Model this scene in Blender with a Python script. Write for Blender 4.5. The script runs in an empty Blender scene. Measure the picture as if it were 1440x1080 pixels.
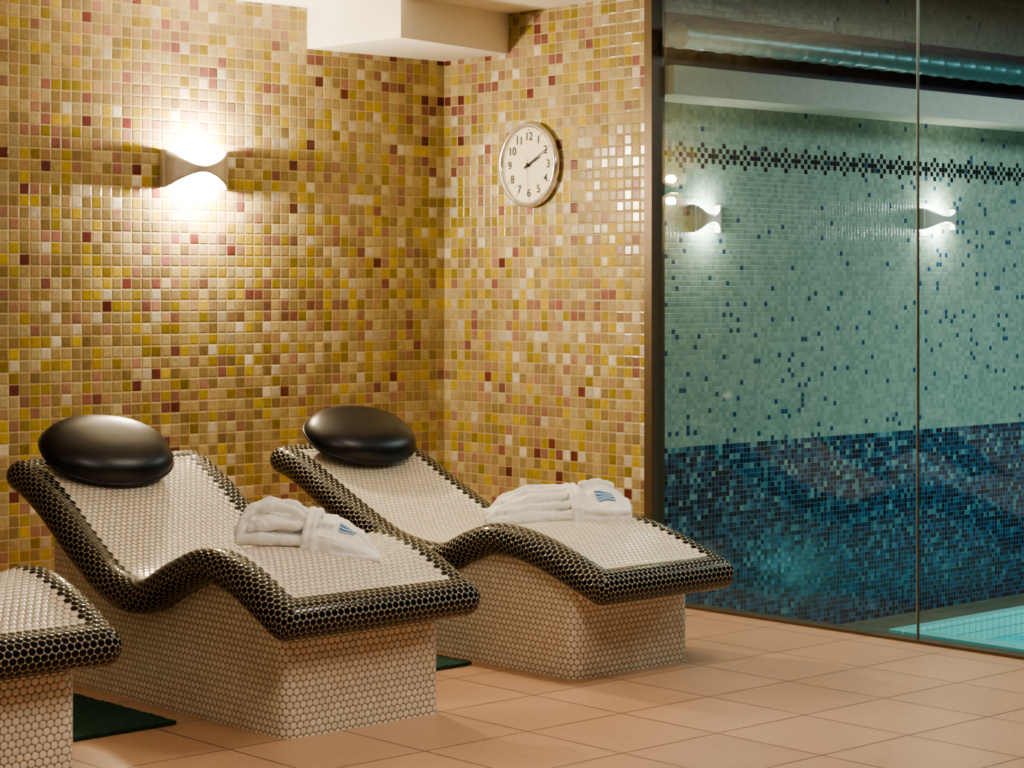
import bpy, bmesh, math, random
import numpy as np
from mathutils import Vector, Matrix, noise
random.seed(4)
S=bpy.context.scene
COL=S.collection
def lin(c):
    return tuple(((x/255)/12.92 if x/255<=0.04045 else ((x/255+0.055)/1.055)**2.4) for x in c[:3])+(1,)

# ---------------- node helpers ----------------
class NT:
    def __init__(s,name):
        s.mat=bpy.data.materials.new(name); s.mat.use_nodes=True
        s.nt=s.mat.node_tree; s.nt.nodes.clear()
        s.out=s.nt.nodes.new('ShaderNodeOutputMaterial')
    def n(s,t,**k):
        x=s.nt.nodes.new(t)
        for a,b in k.items(): setattr(x,a,b)
        return x
    def l(s,a,b): s.nt.links.new(a,b)
    def put(s,sock,v):
        if v is None: return
        if isinstance(v,bpy.types.NodeSocket): s.l(v,sock)
        else: sock.default_value=v
    def m(s,op,a,b=None,c=None,clamp=False):
        x=s.n('ShaderNodeMath',operation=op); x.use_clamp=clamp
        s.put(x.inputs[0],a); s.put(x.inputs[1],b)
        if c is not None: s.put(x.inputs[2],c)
        return x.outputs[0]
    def v(s,op,a,b=None,sc=None):
        x=s.n('ShaderNodeVectorMath',operation=op)
        s.put(x.inputs[0],a); s.put(x.inputs[1],b)
        if sc is not None: s.put(x.inputs['Scale'],sc)
        return x.outputs['Value'] if op in('LENGTH','DOT_PRODUCT') else x.outputs['Vector']
    def mix(s,f,a,b,mode='MIX'):
        x=s.n('ShaderNodeMix',data_type='RGBA',blend_type=mode)
        s.put(x.inputs[0],f); s.put(x.inputs[6],a); s.put(x.inputs[7],b)
        return x.outputs[2]
    def mr(s,val,a,b,c=0.,d=1.,smooth=False):
        x=s.n('ShaderNodeMapRange'); x.interpolation_type='SMOOTHSTEP' if smooth else 'LINEAR'
        s.put(x.inputs[0],val)
        for i,q in enumerate((a,b,c,d)): s.put(x.inputs[i+1],q)
        return x.outputs[0]
    def ramp(s,f,stops,interp='CONSTANT'):
        x=s.n('ShaderNodeValToRGB'); r=x.color_ramp; r.interpolation=interp
        while len(r.elements)>1: r.elements.remove(r.elements[0])
        r.elements[0].position=stops[0][0]; r.elements[0].color=lin(stops[0][1])
        for p,c in stops[1:]:
            e=r.elements.new(p); e.color=lin(c)
        s.put(x.inputs[0],f); return x.outputs[0]
    def noise(s,vec,scale,detail=2.,rough=.5):
        x=s.n('ShaderNodeTexNoise'); s.put(x.inputs['Vector'],vec)
        x.inputs['Scale'].default_value=scale; x.inputs['Detail'].default_value=detail; x.inputs['Roughness'].default_value=rough
        return x.outputs[0]
    def bsdf(s,color,rough,metal=0.,normal=None,spec=None,coat=None,emis=None,es=0):
        b=s.n('ShaderNodeBsdfPrincipled')
        s.put(b.inputs['Base Color'],color); s.put(b.inputs['Roughness'],rough); s.put(b.inputs['Metallic'],metal)
        if normal is not None: s.l(normal,b.inputs['Normal'])
        if spec is not None: s.put(b.inputs['Specular IOR Level'],spec)
        if coat is not None: s.put(b.inputs['Coat Weight'],coat)
        if emis is not None:
            s.put(b.inputs['Emission Color'],emis); s.put(b.inputs['Emission Strength'],es)
        s.l(b.outputs[0],s.out.inputs[0]); return b
    def bump(s,h,strength=.5,dist=.002,normal=None):
        x=s.n('ShaderNodeBump'); x.inputs['Strength'].default_value=strength; x.inputs['Distance'].default_value=dist
        s.l(h,x.inputs['Height'])
        if normal is not None: s.l(normal,x.inputs['Normal'])
        return x.outputs[0]
    def tilt(s,rnd,amt):
        g=s.n('ShaderNodeNewGeometry')
        r=s.v('SUBTRACT',rnd,(.5,.5,.5)); r=s.v('SCALE',r,sc=amt)
        return s.v('NORMALIZE',s.v('ADD',g.outputs['Normal'],r))

def simple(name,rgb,rough=.5,metal=0.,spec=None,noise_amt=.06,nscale=20,bumpd=0,coat=None,emis=None,es=0):
    t=NT(name); tc=t.n('ShaderNodeTexCoord').outputs['Object']
    nz=t.noise(tc,nscale,3)
    f=t.mr(nz,.3,.7,1-noise_amt,1+noise_amt)
    c=t.v('SCALE',lin(rgb)[:3],sc=f)
    nrm=t.bump(nz,.4,bumpd) if bumpd else None
    t.bsdf(c,rough,metal,nrm,spec,coat,lin(emis) if emis else None,es)
    return t.mat

def tile_core(t,axis,pitch):
    tc=t.n('ShaderNodeTexCoord').outputs['Object']
    sp=t.n('ShaderNodeSeparateXYZ'); t.l(tc,sp.inputs[0])
    cb=t.n('ShaderNodeCombineXYZ'); t.l(sp.outputs[axis],cb.inputs[0]); t.l(sp.outputs[2 if axis!=2 else 1],cb.inputs[1])
    p=t.v('SCALE',cb.outputs[0],sc=1/pitch)
    fl=t.v('FLOOR',p); fr=t.v('SUBTRACT',p,fl)
    ab=t.v('ABSOLUTE',t.v('SUBTRACT',fr,(.5,.5,.5)))
    s2=t.n('ShaderNodeSeparateXYZ'); t.l(ab,s2.inputs[0])
    edge=t.m('MAXIMUM',s2.outputs[0],s2.outputs[1])
    w=t.n('ShaderNodeTexWhiteNoise',noise_dimensions='2D'); t.l(t.v('ADD',fl,(.5,.37,0)),w.inputs['Vector'])
    return tc,sp,fl,edge,w,s2

WARM=[(0,(178,160,116)),(.20,(158,140,98)),(.36,(188,174,134)),(.48,(182,160,70)),(.60,(154,138,66)),(.68,(172,144,110)),
      (.75,(158,122,106)),(.82,(210,200,178)),(.885,(164,146,108)),(.95,(110,62,58)),(.970,(144,98,92))]
def warm_mosaic(name,axis):
    t=NT(name); tc,sp,fl,edge,w,_=tile_core(t,axis,.0495)
    c=t.ramp(w.outputs['Value'],WARM)
    sc=t.n('ShaderNodeSeparateColor'); t.l(w.outputs['Color'],sc.inputs[0])
    f=t.m('MULTIPLY',t.mr(sc.outputs[1],0,1,.72,1.08),t.mr(t.noise(tc,38,3),.3,.7,.84,1.12))
    c=t.v('SCALE',c,sc=f)
    g=t.mr(edge,.448,.462)
    c=t.mix(g,c,lin((180,165,126)))
    h=t.mr(edge,.36,.47,1,0,True)
    nrm=t.bump(h,.6,.0025,t.tilt(w.outputs['Color'],.13))
    r=t.mix(g,(.22,)*3+(1,),(.7,)*3+(1,))
    t.bsdf(c,r,0,nrm,.5)
    return t.mat

def pool_mosaic():
    t=NT('pool_mosaic'); P=.025
    tc,sp,fl,edge,w,_=tile_core(t,0,P)
    z=sp.outputs[2]
    s2=t.n('ShaderNodeSeparateXYZ'); t.l(fl,s2.inputs[0]); i,j=s2.outputs[0],s2.outputs[1]
    sc=t.n('ShaderNodeSeparateColor'); t.l(w.outputs['Color'],sc.inputs[0])
    upper=t.mix(sc.outputs[1],lin((142,164,154)),lin((172,190,178)))
    zc=t.m('MULTIPLY',t.m('ADD',j,.5),P)
    dens=t.mr(zc,.65,2.3,.05,.018)
    patch=t.mr(t.noise(t.v('SCALE',fl,sc=.02),1.,1),.4,.6,.4,1.6)
    sprk=t.m('LESS_THAN',w.outputs['Value'],t.m('MULTIPLY',dens,patch))
    upper=t.mix(sprk,upper,t.ramp(sc.outputs[0],[(0,(54,90,122)),(.4,(76,122,140)),(.7,(38,64,98))]))
    lowv=t.m('ADD',w.outputs['Value'],t.mr(zc,-.3,.65,-.14,.08))
    lower=t.ramp(lowv,[(0,(12,32,62)),(.26,(20,52,90)),(.48,(32,76,116)),(.70,(52,102,136)),(.86,(84,134,150)),(.97,(124,166,170))])
    isup=t.m('GREATER_THAN',zc,.64)
    c=t.mix(isup,lower,upper)
    r=t.m('ABSOLUTE',t.m('SUBTRACT',j,80.))
    mm=t.m('PINGPONG',i,3.)
    sm=t.m('ADD',r,mm)
    def eq(a,b): return t.m('COMPARE',a,b,.1)
    dk=t.m('MAXIMUM',eq(sm,2.),eq(sm,0.))
    dk=t.m('MAXIMUM',dk,t.m('MULTIPLY',eq(mm,3.),eq(r,1.)))
    dk=t.m('MAXIMUM',dk,t.m('MULTIPLY',eq(mm,3.),eq(r,0.)))
    dk=t.m('MULTIPLY',dk,t.m('LESS_THAN',r,2.5))
    c=t.mix(dk,c,lin((10,20,36)))
    g=t.mr(edge,.43,.45)
    g=t.m('MULTIPLY',g,t.mr(isup,0,1,.38,.7))
    g=t.m('MULTIPLY',g,t.mr(dk,0,1,1,.4))
    c=t.mix(g,c,lin((160,178,168)))
    h=t.mr(edge,.36,.47,1,0,True)
    nrm=t.bump(h,.4,.0015,t.tilt(w.outputs['Color'],.06))
    t.bsdf(c,.22,0,nrm,.5)
    return t.mat

def floor_mat(name,base,pitch,groutc):
    t=NT(name); 
    tc=t.n('ShaderNodeTexCoord').outputs['Object']
    p=t.v('ADD',t.v('SCALE',tc,sc=1/pitch),(.33,.2,0)); 
    fl=t.v('FLOOR',p); fr=t.v('SUBTRACT',p,fl)
    ab=t.v('ABSOLUTE',t.v('SUBTRACT',fr,(.5,.5,.5)))
    s2=t.n('ShaderNodeSeparateXYZ'); t.l(ab,s2.inputs[0])
    edge=t.m('MAXIMUM',s2.outputs[0],s2.outputs[1])
    w=t.n('ShaderNodeTexWhiteNoise',noise_dimensions='2D'); t.l(t.v('ADD',fl,(.5,.37,0)),w.inputs['Vector'])
    f=t.m('MULTIPLY',t.mr(w.outputs['Value'],0,1,.94,1.06),t.mr(t.noise(tc,70,6,.75),.3,.7,.82,1.14))
    f=t.m('MULTIPLY',f,t.mr(t.noise(tc,2.5,3),.3,.7,.92,1.08))
    c=t.v('SCALE',lin(base)[:3],sc=f)
    wd=.0028/pitch
    g=t.mr(edge,.5-wd*1.6,.5-wd)
    c=t.mix(g,c,lin(groutc))
    nrm=t.bump(t.m('ADD',t.m('SUBTRACT',1.,g),t.m('MULTIPLY',t.noise(tc,90,3),.25)),.3,.002)
    t.bsdf(c,.34,0,nrm,.5)
    return t.mat

def penny(name,pitch,A=None,L=None,bw=.05):
    """penny-round mosaic on UV (metres). A,L: slab half width / length -> dark border"""
    t=NT(name)
    uv=t.n('ShaderNodeUVMap').outputs[0]
    p=t.v('SCALE',t.v('ADD',uv,(10,10,0)),sc=1/pitch)
    s=(1.,math.sqrt(3),1.); h=(.5,math.sqrt(3)/2,0.)
    def lat(q): 
        d=t.v('DIVIDE',q,s); f=t.v('SUBTRACT',t.v('FRACTION',d),(.5,.5,.5)); f=t.v('MULTIPLY',f,s)
        return t.v('MULTIPLY',f,(1,1,0))
    a=lat(p); b=lat(t.v('ADD',p,h))
    la=t.v('LENGTH',a); lb=t.v('LENGTH',b)
    d=t.m('MINIMUM',la,lb)
    pick=t.m('LESS_THAN',la,lb)
    mx=t.n('ShaderNodeMix',data_type='VECTOR'); t.l(pick,mx.inputs[0]); t.l(b,mx.inputs[4]); t.l(a,mx.inputs[5])
    cen=t.v('SUBTRACT',t.v('SCALE',t.v('SUBTRACT',p,mx.outputs[1]),sc=pitch),(10,10,0))
    w=t.n('ShaderNodeTexWhiteNoise',noise_dimensions='2D'); t.l(t.v('SNAP',t.v('ADD',cen,(.001,.0013,0)),(.003,.003,.003)),w.inputs['Vector'])
    white=t.mix(w.outputs['Value'],lin((228,219,202)),lin((242,234,219)))
    wg=lin((150,130,102)); col=white; gr=wg; rgh=.25
    g=t.mr(d,.45,.475)
    sp=.5
    if A:
        s3=t.n('ShaderNodeSeparateXYZ'); t.l(cen,s3.inputs[0])
        k=t.m('GREATER_THAN',t.m('ABSOLUTE',s3.outputs[0]),A-bw)
        k=t.m('MAXIMUM',k,t.m('LESS_THAN',s3.outputs[1],bw+.01))
        k=t.m('MAXIMUM',k,t.m('GREATER_THAN',s3.outputs[1],L-bw))
        col=t.mix(k,white,t.mix(w.outputs['Value'],lin((4,4,9)),lin((11,12,28))))
        gr=t.mix(k,wg,lin((190,178,144)))
        g=t.mr(t.m('SUBTRACT',d,t.m('MULTIPLY',k,.018)),.45,.475)
        rgh=t.mr(k,0,1,.25,.16); sp=t.mr(k,0,1,.5,.35)
    c=t.mix(g,col,gr)
    hh=t.mr(d,.32,.48,1,0,True)
    nrm=t.bump(hh,.8,.0025)
    r=t.m('ADD',t.m('MULTIPLY',g,.5),rgh)
    t.bsdf(c,r,0,nrm,sp)
    return t.mat

# ---------------- mesh helpers ----------------
def mk(name,verts,faces,mat=None,parent=None,smooth=False,uv=None):
    me=bpy.data.meshes.new(name); me.from_pydata([tuple(v) for v in verts],[],faces)
    if uv is not None:
        ul=me.uv_layers.new(name='UVMap')
        for lp in me.loops: ul.data[lp.index].uv=uv[lp.vertex_index]
    if mat: me.materials.append(mat)
    o=bpy.data.objects.new(name,me); COL.objects.link(o)
    if smooth:
        for p in me.polygons: p.use_smooth=True
    if parent: o.parent=parent
    return o
def box(name,a,b,mat,parent=None,bevel=0):
    x0,y0,z0=a;x1,y1,z1=b
    v=[(x0,y0,z0),(x1,y0,z0),(x1,y1,z0),(x0,y1,z0),(x0,y0,z1),(x1,y0,z1),(x1,y1,z1),(x0,y1,z1)]
    f=[(0,3,2,1),(4,5,6,7),(0,1,5,4),(1,2,6,5),(2,3,7,6),(3,0,4,7)]
    o=mk(name,v,f,mat,parent)
    if bevel:
        m=o.modifiers.new('bevel','BEVEL'); m.width=bevel; m.segments=3
    return o
def empty(name,M=None):
    e=bpy.data.objects.new(name,None); COL.objects.link(e); e.empty_display_size=.1
    if M is not None: e.matrix_world=M
    return e
def grid(nu,nv,fn,closeu=False):
    V=[];F=[]
    for i in range(nu):
        for j in range(nv): V.append(fn(i,j))
    for i in range(nu if closeu else nu-1):
        for j in range(nv-1):
            i2=(i+1)%nu
            F.append((i*nv+j,i2*nv+j,i2*nv+j+1,i*nv+j+1))
    return V,F
def bm_obj(name,bm,mat,parent=None,smooth=True):
    me=bpy.data.meshes.new(name); bm.to_mesh(me); bm.free()
    if mat: me.materials.append(mat)
    if smooth:
        for p in me.polygons: p.use_smooth=True
    o=bpy.data.objects.new(name,me); COL.objects.link(o)
    if parent: o.parent=parent
    return o
def revolve(name,prof,seg,mat,parent=None):
    V=[];F=[];n=len(prof)
    for i in range(seg):
        a=2*math.pi*i/seg
        for r,z in prof: V.append((r*math.cos(a),r*math.sin(a),z))
    for i in range(seg):
        k=(i+1)%seg
        for j in range(n-1): F.append((i*n+j,k*n+j,k*n+j+1,i*n+j+1))
    return mk(name,V,F,mat,parent,True)
def light(name,typ,loc,energy,color=(1,1,1),rot=(0,0,0),size=None,sizey=None,parent=None,**k):
    l=bpy.data.lights.new(name,typ); l.energy=energy; l.color=color
    if typ=='AREA':
        l.size=size
        if sizey: l.shape='RECTANGLE'; l.size_y=sizey
    elif size is not None: l.shadow_soft_size=size
    for a,b in k.items(): setattr(l,a,b)
    o=bpy.data.objects.new(name,l); COL.objects.link(o); o.location=loc; o.rotation_euler=rot
    if parent: o.parent=parent
    return o

# ---------------- materials ----------------
M_wallB=warm_mosaic('warm_mosaic_back',0)
M_wallR=warm_mosaic('warm_mosaic_right',1)
M_pool=pool_mosaic()
M_floor=floor_mat('terracotta_floor',(194,156,126),.42,(110,84,68))
M_poolfloor=floor_mat('pool_deck_tile',(120,124,104),.2,(60,68,64))
M_white=simple('white_plaster',(232,226,214),.7,noise_amt=.02)
M_plain=simple('beige_plaster',(130,116,96),.7,noise_amt=.03)
M_navy=simple('navy_ceiling',(10,22,46),.7)
M_purple=simple('purple_beam',(30,28,60),.6)
M_soff=simple('pool_soffit',(214,212,204),.7)
M_duct=simple('duct_metal',(84,142,150),.38,.5)
M_frame=simple('dark_frame',(96,80,62),.45,.4)
M_alu=simple('aluminium',(170,168,160),.35,.8)
M_leather=simple('black_leather',(14,13,18),.36,spec=.6,noise_amt=.1,nscale=120,bumpd=.0006)
M_cloth=simple('terry_cloth',(248,246,241),.95,spec=.1,noise_amt=.03,nscale=300,bumpd=.002)
t=NT('blue_embroidery'); tc=t.n('ShaderNodeTexCoord').outputs['Object']
s3=t.n('ShaderNodeSeparateXYZ'); t.l(tc,s3.inputs[0])
st=t.m('GREATER_THAN',t.m('FRACT',t.m('MULTIPLY',s3.outputs[1],70.)),.72)
t.bsdf(t.mix(st,lin((84,130,176)),lin((225,228,232))),.8); M_blue=t.mat
M_mat=simple('green_mat',(20,58,40),.95,noise_amt=.35,nscale=220,bumpd=.004)
M_metal=simple('brushed_metal',(205,196,182),.35,.5)
M_wmetal=simple('white_metal',(225,222,212),.4,.2)
M_clockrim=simple('clock_silver',(228,226,220),.2,.8)
M_face=simple('clock_face',(228,218,192),.45,noise_amt=.01)
M_black=simple('black_print',(18,16,14),.5)
M_bulb=simple('bulb_glow',(255,240,210),.4,emis=(255,232,196),es=160)
M_bulbp=simple('bulb_glow_pool',(255,250,230),.4,emis=(255,244,220),es=60)
t=NT('glass'); g=t.n('ShaderNodeNewGeometry')
cs=t.m('ABSOLUTE',t.v('DOT_PRODUCT',g.outputs['Incoming'],g.outputs['Normal']))
F=t.m('ADD',t.m('MULTIPLY',t.m('POWER',t.m('SUBTRACT',1.,cs),5.),.96),.04)
tr=t.n('ShaderNodeBsdfTransparent'); tr.inputs[0].default_value=(.88,.96,.95,1)
gl=t.n('ShaderNodeBsdfGlossy'); gl.inputs['Roughness'].default_value=.01
mx=t.n('ShaderNodeMixShader'); t.l(F,mx.inputs[0]); t.l(tr.outputs[0],mx.inputs[1]); t.l(gl.outputs[0],mx.inputs[2]); t.l(mx.outputs[0],t.out.inputs[0])
M_glass=t.mat

# ---------------- room shell ----------------
CZ=2.69
box('floor',(-9,-10.5,-.1),(0.0,0.1,0),M_floor)
box('ceiling',(-9.1,-10.6,CZ),(.1,.1,CZ+.1),M_white)
box('wall_back',(-9,0,0),(.1,.1,CZ),M_wallB)
box('wall_right',(0,-1.365,0),(.1,0,CZ),M_wallR)
box('wall_left',(-9.1,-10.5,0),(-9,0.1,CZ),M_plain)
box('wall_front',(-9.1,-10.6,0),(.1,-10.5,CZ),M_plain)
box('wall_right_far',(0,-10.5,0),(.1,-6.2,CZ),M_plain)
sv=[(-.836,0),(-.80,-.64),(0,-.468),(0,0)]
v=[(x,y,2.50) for x,y in sv]+[(x,y,CZ) for x,y in sv]
mk('trim_soffit',v,[(0,3,2,1),(4,5,6,7),(0,1,5,4),(1,2,6,5),(2,3,7,6),(3,0,4,7)],M_white)

# glass screen
W=empty('window_1')
box('pane_1',(.03,-2.823,.01),(.04,-1.41,CZ),M_glass,W)
box('pane_2',(.03,-6.2,.01),(.04,-2.827,CZ),M_glass,W)
box('joint',(.028,-2.827,.01),(.042,-2.823,CZ),M_alu,W)
box('jamb',(-.004,-1.412,0),(.08,-1.366,CZ),M_frame,W)
box('sill',(0.0,-6.2,-.3),(.08,-1.412,.012),M_frame,W)
box('head',(0.0,-6.2,CZ-.02),(.08,-1.412,CZ+.1),M_frame,W)

# ---------------- pool room ----------------
FZ=-.30
box('floor_pool',(.08,-1.45,FZ-.1),(7,-1.15,FZ),M_poolfloor)
box('floor_pool_side',(.08,-8,FZ-.1),(1.58,-1.45,FZ),M_poolfloor)
box('floor_pool_near',(1.58,-8,FZ-.1),(7,-3.4,FZ),M_poolfloor)
box('floor_pool_end',(4.2,-3.4,FZ-.1),(7,-1.45,FZ),M_poolfloor)
box('wall_pool_back',(.1,-1.15,FZ-.1),(7,-1.05,3.0),M_pool)
box('wall_pool_end',(7,-8,FZ-.1),(7.1,-1.05,3.0),M_pool)
box('wall_pool_front',(.1,-8.1,FZ-.1),(7.1,-8,3.0),M_plain)
box('ceiling_pool',(.08,-8.1,2.95),(7.1,-1.05,3.05),M_navy)
box('trim_pool_soffit',(.1,-1.45,2.25),(7,-1.15,2.38),M_soff)
box('trim_pool_beam',(.1,-1.40,2.38),(7,-1.15,2.62),M_purple)
prof=[]
nn=420
for i in range(nn+1):
    x=.045+6.9*i/nn
    r=.056+(.005 if i%8 in(0,1) else 0)
    prof.append((r,x))
d=revolve('air_duct',prof,24,M_duct)
d.matrix_world=Matrix.Translation((0,-1.53,2.50))@Matrix.Rotation(math.pi/2,4,'Y')
# hot tub basin
H=empty('hot_tub')
t=NT('tub_tile_glow'); tc,sp,fl,edge,w,_=tile_core(t,0,.05)
c=t.mix(t.mr(edge,.44,.46),lin((150,214,206)),lin((90,150,150))); t.bsdf(c,.25,emis=lin((70,190,190)),es=.2); M_tub=t.mat  # tile emits a little itself, painting in the basin's underwater light
t=NT('water'); tc=t.n('ShaderNodeTexCoord').outputs['Object']
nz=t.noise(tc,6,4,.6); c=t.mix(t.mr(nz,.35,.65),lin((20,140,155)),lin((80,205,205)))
t.bsdf(c,.05,0,t.bump(nz,.3,.03),.5,emis=c,es=.3); M_water=t.mat  # emission in the water colour imitates light coming up from the pool
x0,x1,y0,y1=1.60,4.18,-3.38,-1.47
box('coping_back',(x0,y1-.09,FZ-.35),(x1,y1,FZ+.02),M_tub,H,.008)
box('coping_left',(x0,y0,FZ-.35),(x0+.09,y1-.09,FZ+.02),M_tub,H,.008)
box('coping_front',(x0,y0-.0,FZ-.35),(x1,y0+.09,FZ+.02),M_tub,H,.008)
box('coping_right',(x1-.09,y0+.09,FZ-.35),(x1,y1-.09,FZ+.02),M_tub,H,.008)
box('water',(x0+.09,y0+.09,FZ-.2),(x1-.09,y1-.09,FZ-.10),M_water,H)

# ---------------- loungers ----------------
def spline(pts,n=400):
    P=[np.array(p,float) for p in pts]; P=[2*P[0]-P[1]]+P+[2*P[-1]-P[-2]]
    out=[]
    for i in range(1,len(P)-2):
        for k in range(40):
            u=k/40; a,b,c,d=P[i-1:i+3]
            out.append(.5*((2*b)+(-a+c)*u+(2*a-5*b+4*c-d)*u*u+(-a+3*b-3*c+d)*u**3))
    out.append(P[-2]); out=np.array(out)
    for _ in range(25):
        out[1:-1]=.25*out[:-2]+.5*out[1:-1]+.25*out[2:]
    s=np.concatenate([[0],np.cumsum(np.linalg.norm(np.diff(out,axis=0),axis=1))])
    return s,out
def lounger(cx,profile,hw,bhw,by0,by1):
    """profile: list (y,z) of top surface foot -> head"""
    E=empty('spa_lounger')
    s,C=spline(profile); L=s[-1]; R=.058; A=hw-R
    def cur(b):
        bb=min(max(b,0),L)
        y=np.interp(bb,s,C[:,0]); z=np.interp(bb,s,C[:,1])
        e=.02
        b0,b1=max(bb-e,0),min(bb+e,L)
        ty=np.interp(b1,s,C[:,0])-np.interp(b0,s,C[:,0]); tz=np.interp(b1,s,C[:,1])-np.interp(b0,s,C[:,1])
        q=math.hypot(ty,tz); ty/=q; tz/=q
        return y,z,ty,tz
    def pos(a,b):
        ea=max(abs(a)-A,0)*(1 if a>0 else -1); eb=b-L if b>L else (b if b<0 else 0)
        e=math.hypot(ea,eb)
        y,z,ty,tz=cur(b)
        x=max(-A,min(A,a)); off=0;drop=0
        if e>1e-9:
            q=R*math.sin(e/R); drop=R*(1-math.cos(e/R))
            x+=ea/e*q; off=eb/e*q
        else:
            dd=min(A-abs(a),b,L-b); k=max(0,min(1,(dd-.01)/.07)); drop=.014*k*k*(3-2*k)
        ny,nz=-tz,ty
        if nz<0: ny,nz=-ny,-nz
        return (cx+x,y+ty*off-ny*drop,z+tz*off-nz*drop)
    V=[];F=[];U=[]
    def patch(dom):
        base=len(V); nu=len(dom); nv=len(dom[0])
        for row in dom:
            for a,b in row: V.append(pos(a,b)); U.append((a,b))
        for i in range(nu-1):
            for j in range(nv-1):
                F.append((base+i*nv+j,base+(i+1)*nv+j,base+(i+1)*nv+j+1,base+i*nv+j+1))
    As=np.linspace(-A,A,41); Bs=np.linspace(0,L,121); Es=np.linspace(0,math.pi*R*.999,13)
    patch([[(a,b) for b in Bs] for a in As])
    for sg in(-1,1): patch([[(sg*(A+e),b) for b in Bs] for e in Es])
    patch([[(a,-e) for a in As] for e in Es]); patch([[(a,L+e) for a in As] for e in Es])
    for sa in(-1,1):
        for (b0,sb) in((0,-1),(L,1)):
            patch([[(sa*(A+e*math.cos(ph)),b0+sb*e*math.sin(ph)) for ph in np.linspace(0,math.pi/2,11)] for e in Es])
    base=len(V)
    for a in(-A,A):
        for b in Bs:
            y,z,ty,tz=cur(b); ny,nz=-tz,ty
            if nz<0: ny,nz=-ny,-nz
            V.append((cx+a,y-ny*2*R,z-nz*2*R)); U.append((a,b))
    n=len(Bs)
    for j in range(n-1): F.append((base+j,base+j+1,base+n+j+1,base+n+j))
    mat=penny('penny_top',.0242,A,L,.042)
    o=mk('top_slab',V,F,mat,E,True,U)
    bm=bmesh.new(); bm.from_mesh(o.data); bmesh.ops.remove_doubles(bm,verts=bm.verts,dist=1e-5)
    bmesh.ops.recalc_face_normals(bm,faces=bm.faces); bm.to_mesh(o.data); bm.free()
    r=.045; per=[]
    cs=[(cx+bhw-r,by0+r,-90),(cx+bhw-r,by1-r,0),(cx-bhw+r,by1-r,90),(cx-bhw+r,by0+r,180)]
    for k,(px,py,a0) in enumerate(cs):
        for q in range(7):
            an=math.radians(a0+q*15); per.append((px+r*math.cos(an),py+r*math.sin(an)))
        nx,ny_,na=cs[(k+1)%4]; an=math.radians(na); ex,ey=nx+r*math.cos(an),ny_+r*math.sin(an)
        lx,ly=per[-1]; m=24
        for q in range(1,m): per.append((lx+(ex-lx)*q/m,ly+(ey-ly)*q/m))
    per.append(per[0])
    yy=C[:,0]; order=np.argsort(yy); Y=yy[order]; Z=C[order,1]
    acc=0;V=[];F=[];U=[];rows=8
    for i,(x,y) in enumerate(per):
        if i: acc+=math.hypot(x-per[i-1][0],y-per[i-1][1])
        top=np.interp(y,Y,Z)-.06
        for j in range(rows):
            z=top*j/(rows-1); V.append((x,y,z)); U.append((acc,z))
    for i in range(len(per)-1):
        for j in range(rows-1): F.append((i*rows+j,(i+1)*rows+j,(i+1)*rows+j+1,i*rows+j+1))
    mk('pedestal',V,F,M_pen,E,True,U)
    return s,C
M_pen=penny('penny_white',.0242)
P1=[(-2.70,.428),(-2.46,.536),(-2.26,.566),(-2.06,.504),(-1.88,.426),(-1.72,.438),(-1.55,.525),(-1.34,.662),(-1.2,.735),(-1.10,.770)]
P2=[(-2.66,.394),(-2.34,.497),(-2.10,.525),(-1.93,.482),(-1.765,.422),(-1.53,.440),(-1.35,.500),(-1.125,.597),(-.90,.700),(-.78,.735)]
lounger(-2.562,P1,.415,.315,-2.62,-1.2)
lounger(-1.225,P2,.362,.300,-2.50,-.92)
lounger(-3.92,P1,.415,.315,-2.62,-1.2)

# ---------------- neck pillows ----------------
def pillow(loc,rot,size):
    E=empty('neck_pillow',Matrix.Translation(loc)@Matrix.Rotation(rot[2],4,'Z')@Matrix.Rotation(rot[0],4,'X')@Matrix.Rotation(rot[1],4,'Y'))
    a,b,c=size
    def sp(v,p): return math.copysign(abs(v)**p,v)
    nu,nv=64,33
    def f(i,j):
        th=2*math.pi*i/nu; ph=-math.pi/2+math.pi*j/(nv-1)
        cp=abs(math.cos(ph))**.62; z=sp(math.sin(ph),1.0)
        x=sp(math.cos(th),.86)*cp; y=sp(math.sin(th),.86)*cp
        yy=y*b*(1-.10*x*x) 
        return (a*x,yy,c*z*(1.1 if z>0 else .6))
    V,F=grid(nu,nv,f,True)
    mk('cushion',V,F,M_leather,E,True)
    def g(i,j):
        th=2*math.pi*i/96; q=2*math.pi*j/8
        x=sp(math.cos(th),.86);y=sp(math.sin(th),.86)
        rr=.005
        return (a*x+rr*math.cos(q)*math.cos(th),y*b*(1-.1*x*x)+rr*math.cos(q)*math.sin(th),rr*math.sin(q))
    V,F=grid(96,9,g,True); mk('piping',V,F,M_leather,E,True)
pillow((-2.63,-1.18,.790),(math.radians(36),math.radians(4),math.radians(-9)),(.255,.178,.08))
pillow((-1.225,-.89,.762),(math.radians(33),math.radians(2),math.radians(-5)),(.262,.175,.083))

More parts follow.
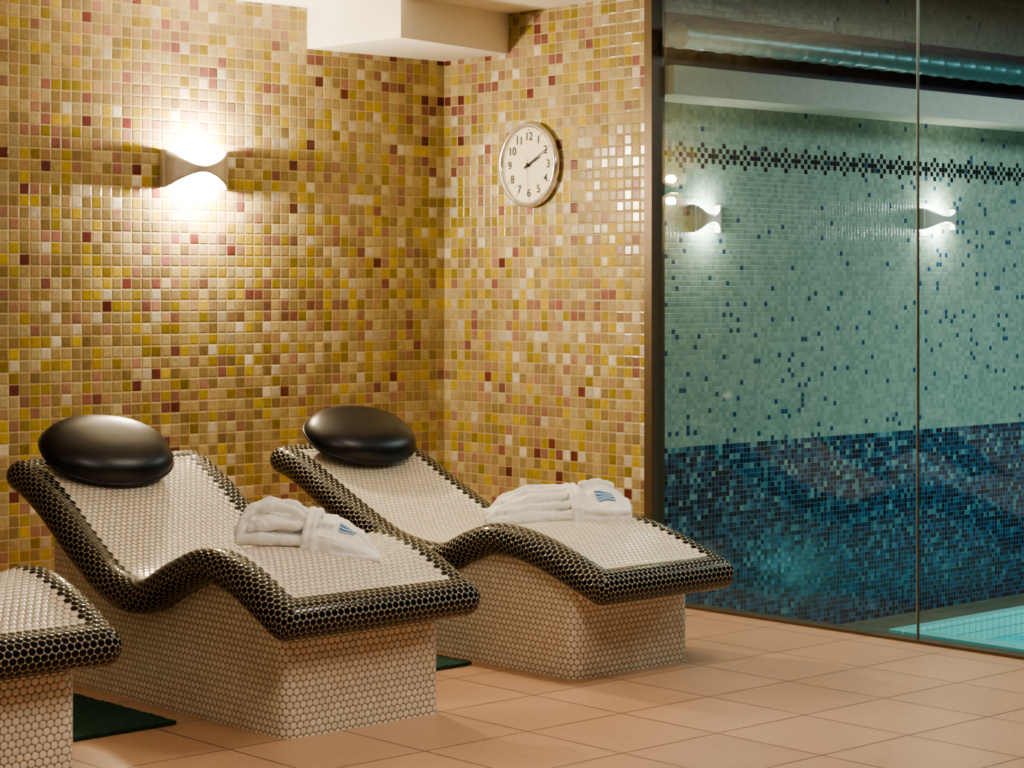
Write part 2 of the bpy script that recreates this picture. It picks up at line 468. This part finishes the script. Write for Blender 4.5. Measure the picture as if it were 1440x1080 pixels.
# ---------------- bathrobes ----------------
def ell(bm,c,s,rz=0,ry=0,rx=0,p=1.0,seg=24):
    M=Matrix.Translation(c)@Matrix.Rotation(rz,4,'Z')@Matrix.Rotation(ry,4,'Y')@Matrix.Rotation(rx,4,'X')@Matrix.Diagonal((s[0],s[1],s[2],1))
    r=bmesh.ops.create_uvsphere(bm,u_segments=seg,v_segments=16,radius=1)
    for v in r['verts']:
        if p!=1: v.co=Vector([math.copysign(abs(k)**p,k) for k in v.co])
        v.co=M@v.co
def tube(bm,pts,r,flat=1.0,r2=None):
    tot=len(pts)-1
    for i in range(tot):
        a=Vector(pts[i]);b=Vector(pts[i+1]); d=b-a
        n=max(2,int(d.length/(.3*r)))
        for k in range(n):
            q=a+d*(k/n); rr=r if r2 is None else r+(r2-r)*(i+k/n)/tot
            M=Matrix.Translation(q)@Matrix.Diagonal((rr,rr,rr*flat,1))
            bmesh.ops.create_icosphere(bm,subdivisions=2,radius=1,matrix=M)
def layer(bm,outline,th):
    n=len(outline); vs=[bm.verts.new((x,y,z)) for x,y,z in outline]; vt=[bm.verts.new((x,y,z+th)) for x,y,z in outline]
    bm.faces.new(vs[::-1]); bm.faces.new(vt)
    for i in range(n):
        k=(i+1)%n; bm.faces.new((vs[i],vs[k],vt[k],vt[i]))
tex=bpy.data.textures.new('cloth_folds','CLOUDS'); tex.noise_scale=.07; tex.noise_depth=2
tex2=bpy.data.textures.new('terry','CLOUDS'); tex2.noise_scale=.01
def robe(loc,rz,tilt,kind):
    E=empty('bathrobe',Matrix.Translation(loc)@Matrix.Rotation(rz,4,'Z')@Matrix.Rotation(tilt[0],4,'X')@Matrix.Rotation(tilt[1],4,'Y'))
    bm=bmesh.new()
    if kind==1:
        ell(bm,(-.10,.01,.030),(.125,.105,.034),p=.62)
        ell(bm,(-.095,.015,.072),(.110,.085,.030),p=.62)
        tube(bm,[(-.205,-.07,.035),(-.20,-.06,.085),(-.165,-.035,.118),(-.11,-.02,.132),(-.05,-.02,.125),(.0,-.03,.10)],.017)
        tube(bm,[(-.20,.03,.06),(-.185,.045,.105),(-.12,.055,.135),(-.05,.05,.13),(.01,.03,.105)],.019)
        tube(bm,[(-.20,-.092,.02),(-.12,-.104,.032),(-.04,-.104,.036),(.01,-.10,.035)],.019)
        tube(bm,[(-.17,-.085,.062),(-.10,-.088,.078),(-.03,-.08,.085),(.01,-.07,.085)],.015)
        for dx in(0,.024):
            tube(bm,[(.01+dx,-.124,.012),(.012+dx,-.120,.05),(.014+dx,-.09,.092),(.018+dx,-.03,.118),(.022+dx,.04,.122),(.024+dx,.10,.08)],.0125)
        O=[(.02,-.115),(.14,-.135),(.265,-.110),(.262,-.06),(.20,.06),(.10,.125),(.02,.10)]
        H=[.060,.040,.016,.022,.070,.105,.105]
        layer(bm,[(x,y,-.004) for x,y in O],.018)
        vs=[bm.verts.new((x,y,-.004)) for x,y in O]; vt=[bm.verts.new((x*.97+.001,y*.94,h)) for (x,y),h in zip(O,H)]
        cc=bm.verts.new((.11,-.01,.098)); bm.faces.new(vs[::-1])
        for i in range(len(O)):
            k=(i+1)%len(O); bm.faces.new((vs[i],vs[k],vt[k],vt[i])); bm.faces.new((vt[i],vt[k],cc))
        tube(bm,[(.05,-.10,.064),(.14,-.11,.042),(.24,-.10,.020)],.011,r2=.006)
        tube(bm,[(.05,-.04,.096),(.10,-.04,.088)],.013,r2=.008)
        tube(bm,[(.18,-.02,.066),(.24,-.06,.034)],.010,r2=.006)
    else:
        ell(bm,(-.12,.0,.032),(.15,.105,.035),p=.62)
        ell(bm,(-.10,.02,.072),(.125,.075,.028),p=.62)
        tube(bm,[(-.275,-.06,.022),(-.20,-.05,.068),(-.10,-.045,.088),(.02,-.04,.094)],.017)
        tube(bm,[(-.26,.03,.03),(-.19,.03,.085),(-.09,.03,.115),(.03,.02,.105)],.020)
        tube(bm,[(-.20,-.01,.078),(-.13,-.005,.104),(-.05,-.005,.108),(.03,-.01,.108)],.013)
        tube(bm,[(-.25,-.10,.018),(-.12,-.112,.028),(.02,-.112,.032)],.02)
        tube(bm,[(-.21,-.09,.050),(-.10,-.095,.062),(.02,-.09,.068)],.014)
        for dx in(0,.022):
            tube(bm,[(.03+dx,-.130,.012),(.032+dx,-.125,.055),(.034+dx,-.09,.096),(.036+dx,-.03,.118),(.04+dx,.04,.12),(.042+dx,.10,.08)],.0115)
        O=[(.05,-.125),(.16,-.13),(.25,-.125),(.275,-.02),(.25,.09),(.18,.12),(.05,.11)]
        H=[.052,.046,.040,.072,.095,.12,.11]
        layer(bm,[(x,y,-.004) for x,y in O],.026)
        vs=[bm.verts.new((x,y,-.004)) for x,y in O]; vt=[bm.verts.new((x*.98,y*.96,h)) for (x,y),h in zip(O,H)]
        cc=bm.verts.new((.15,.02,.128)); bm.faces.new(vs[::-1])
        for i in range(len(O)):
            k=(i+1)%len(O); bm.faces.new((vs[i],vs[k],vt[k],vt[i])); bm.faces.new((vt[i],vt[k],cc))
        tube(bm,[(.07,-.118,.050),(.16,-.124,.040),(.24,-.118,.034)],.012)
        tube(bm,[(.10,.03,.125),(.17,.05,.132),(.22,.06,.112)],.013)
    o=bm_obj('towelling',bm,M_cloth,E)
    m=o.modifiers.new('rm','REMESH'); m.mode='VOXEL'; m.voxel_size=.0035; m.use_smooth_shade=True
    m=o.modifiers.new('sm','SMOOTH'); m.factor=.6; m.iterations=4
    m=o.modifiers.new('d','DISPLACE'); m.texture=tex; m.strength=.022; m.mid_level=.5; m.texture_coords='LOCAL'
    m=o.modifiers.new('d2','DISPLACE'); m.texture=tex2; m.strength=.0025; m.mid_level=.5; m.texture_coords='LOCAL'
    if kind==1: lc,ls,lr=(.145,-.035,.25),(.028,.020),-.1
    else: lc,ls,lr=(.165,-.050,.25),(.034,.026),.1
    V,F=grid(13,9,lambda i,j:(ls[0]*(i/6-1),ls[1]*(j/4-1),0))
    c=mk('logo',V,F,M_blue,E); c.location=lc; c.rotation_euler=(0,0,lr)
    m=c.modifiers.new('sw','SHRINKWRAP'); m.target=o; m.wrap_method='PROJECT'; m.use_project_z=True; m.use_negative_direction=True; m.use_positive_direction=False; m.offset=.0025
    return E
robe((-2.55,-2.265,.533),math.radians(-42),(math.radians(2),math.radians(6)),1)
robe((-1.12,-1.99,.492),math.radians(-30),(0,math.radians(-1)),2).scale=(1.05,1.05,1.08)

# ---------------- mats ----------------
def fmat(x0,y0,x1,y1):
    nx,ny=60,80
    V,F=grid(nx,ny,lambda i,j:(x0+(x1-x0)*i/(nx-1),y0+(y1-y0)*j/(ny-1),.012+.004*random.random()))
    o=mk('floor_mat',V,F,M_mat)
    s=o.modifiers.new('s','SOLIDIFY'); s.thickness=.011; s.offset=-1
fmat(-3.55,-2.20,-3.0,-1.25); fmat(-2.17,-2.03,-1.60,-1.05)

# ---------------- sconces ----------------
def sconce(loc,w,h,hm,dep,bulb,energy,color,rad=.02,mat=M_metal):
    Mx=Matrix(((1,0,0,0),(0,0,-1,0),(0,1,0,0),(0,0,0,1)))
    E=empty('wall_sconce',Matrix.Translation(loc)@Mx)
    n=33
    def f(i,j):
        u=-1+2*i/(n-1); x=u*w
        hh=hm+(h-hm)*abs(u)**1.7
        z=.012+dep*math.sqrt(max(0,1-(u*.98)**2))
        vv=-1+2*j/6
        return (x,hh*vv,z)
    V,F=grid(n,7,f); o=mk('shade',V,F,mat,E,True)
    s=o.modifiers.new('s','SOLIDIFY'); s.thickness=.004
    for sg in(-1,1): box('end_bar',(sg*w-.007,-h,0),(sg*w+.007,h,.035),mat,E,.002)
    box('back_plate',(-w,-.022,0),(w,.022,.01),mat,E,.003)
    ro=revolve('bulb',[(0,-w*.45),(.014,-w*.42),(.017,-w*.3),(.017,w*.3),(.014,w*.42),(0,w*.45)],16,bulb,E)
    ro.rotation_euler=(0,math.pi/2,0); ro.location=(0,0,.05)
    for sg in(-1,1):
        light('lamp','POINT',(0,sg*(hm+.045),.065),energy,color,size=rad,parent=E)
    return E
WC=(1,.85,.60)
sconce((-1.473,0,1.915),.165,.085,.014,.085,M_bulb,78,WC)
sconce((.615,-1.15,1.715),.085,.065,.018,.06,M_bulbp,2.2,(1,.93,.78),mat=M_wmetal)
sconce((2.414,-1.15,1.75),.135,.055,.016,.07,M_bulbp,3,(1,.93,.78),mat=M_wmetal)

# ---------------- clock ----------------
Mc=Matrix(((0,0,-1,0),(-1,0,0,0),(0,1,0,0),(0,0,0,1)))
K=empty('wall_clock',Matrix.Translation((0,-.635,1.965))@Mc)
R=.198
revolve('rim',[(R-.03,0),(R-.008,0),(R,.010),(R+.001,.028),(R-.006,.040),(R-.014,.042),(R-.022,.036),(R-.024,.022)],96,M_clockrim,K)
revolve('face',[(0,.022),(R-.023,.022)],96,M_face,K)
for k in range(60):
    a=math.radians(90-6*k); big=k%5==0
    r0=R-.034-(.008 if big else 0); r1=R-.029; wd=.0018 if big else .0008
    d=Vector((math.cos(a),math.sin(a),0)); q=Vector((-d.y,d.x,0))
    vs=[d*r0-q*wd,d*r0+q*wd,d*r1+q*wd,d*r1-q*wd]; vs=[(p.x,p.y,.0235) for p in vs]
    mk('tick',vs,[(0,3,2,1)],M_black,K)
for k in range(1,13):
    cu=bpy.data.curves.new('num','FONT'); cu.body=str(k); cu.size=.054; cu.align_x='CENTER'; cu.align_y='CENTER'; cu.extrude=.0004
    cu.offset=.0003
    o=bpy.data.objects.new('numeral',cu); COL.objects.link(o); o.parent=K
    a=math.radians(90-30*k); o.location=((R-.066)*math.cos(a),(R-.066)*math.sin(a),.024); cu.materials.append(M_black)
def hand(name,ang,l,w,z):
    a=math.radians(90-ang); d=Vector((math.cos(a),math.sin(a),0)); q=Vector((-d.y,d.x,0))
    vs=[-d*.03-q*w,d*l-q*w*.45,d*l+q*w*.45,-d*.03+q*w]
    b=[(p.x,p.y,z) for p in vs]+[(p.x,p.y,z+.0015) for p in vs]
    mk(name,b,[(0,3,2,1),(4,5,6,7),(0,1,5,4),(1,2,6,5),(2,3,7,6),(3,0,4,7)],M_black,K)
hand('hour_hand',65,.085,.005,.027); hand('minute_hand',61,.142,.0035,.0295); hand('second_hand',178,.12,.001,.032)
revolve('hub',[(.0,.035),(.009,.035),(.009,.024)],24,M_black,K)

# ---------------- ceiling lamps ----------------
WW=(1,.88,.72)
light('ceiling_panel_light','AREA',(-3.6,-4.6,CZ-.02),44,WW,size=1.0,sizey=1.0)
light('ceiling_panel_light_b','AREA',(-1.3,-3.6,CZ-.02),34,WW,size=.6,sizey=.6)
light('ceiling_panel_light_c','AREA',(-6.5,-3.5,CZ-.02),12,WW,size=1.2,sizey=1.2)
light('pool_light','AREA',(3,-3.6,2.9),105,(.90,1,.98),size=2.5,sizey=1.5)
light('tub_fill_light','POINT',(2.6,-2.3,-.2),3,(.3,1,.95),size=.1)  # added fill just above the water, standing in for underwater lamps
w=bpy.data.worlds.new('world'); S.world=w; w.use_nodes=True
w.node_tree.nodes['Background'].inputs[0].default_value=(1,.85,.7,1); w.node_tree.nodes['Background'].inputs[1].default_value=.05

# ---------------- camera ----------------
cd=bpy.data.cameras.new('camera'); cam=bpy.data.objects.new('camera',cd); COL.objects.link(cam)
cd.sensor_width=36; cd.lens=2987/1440*36; cd.shift_y=-138/1440; cd.clip_end=100
cam.location=(-6.766,-7.927,1.4); cam.rotation_euler=(math.pi/2,0,-math.atan2(.6731,.7396))
S.camera=cam
S.view_settings.view_transform='AgX'
try: S.view_settings.look='AgX - Medium High Contrast'
except Exception as e: print(e)
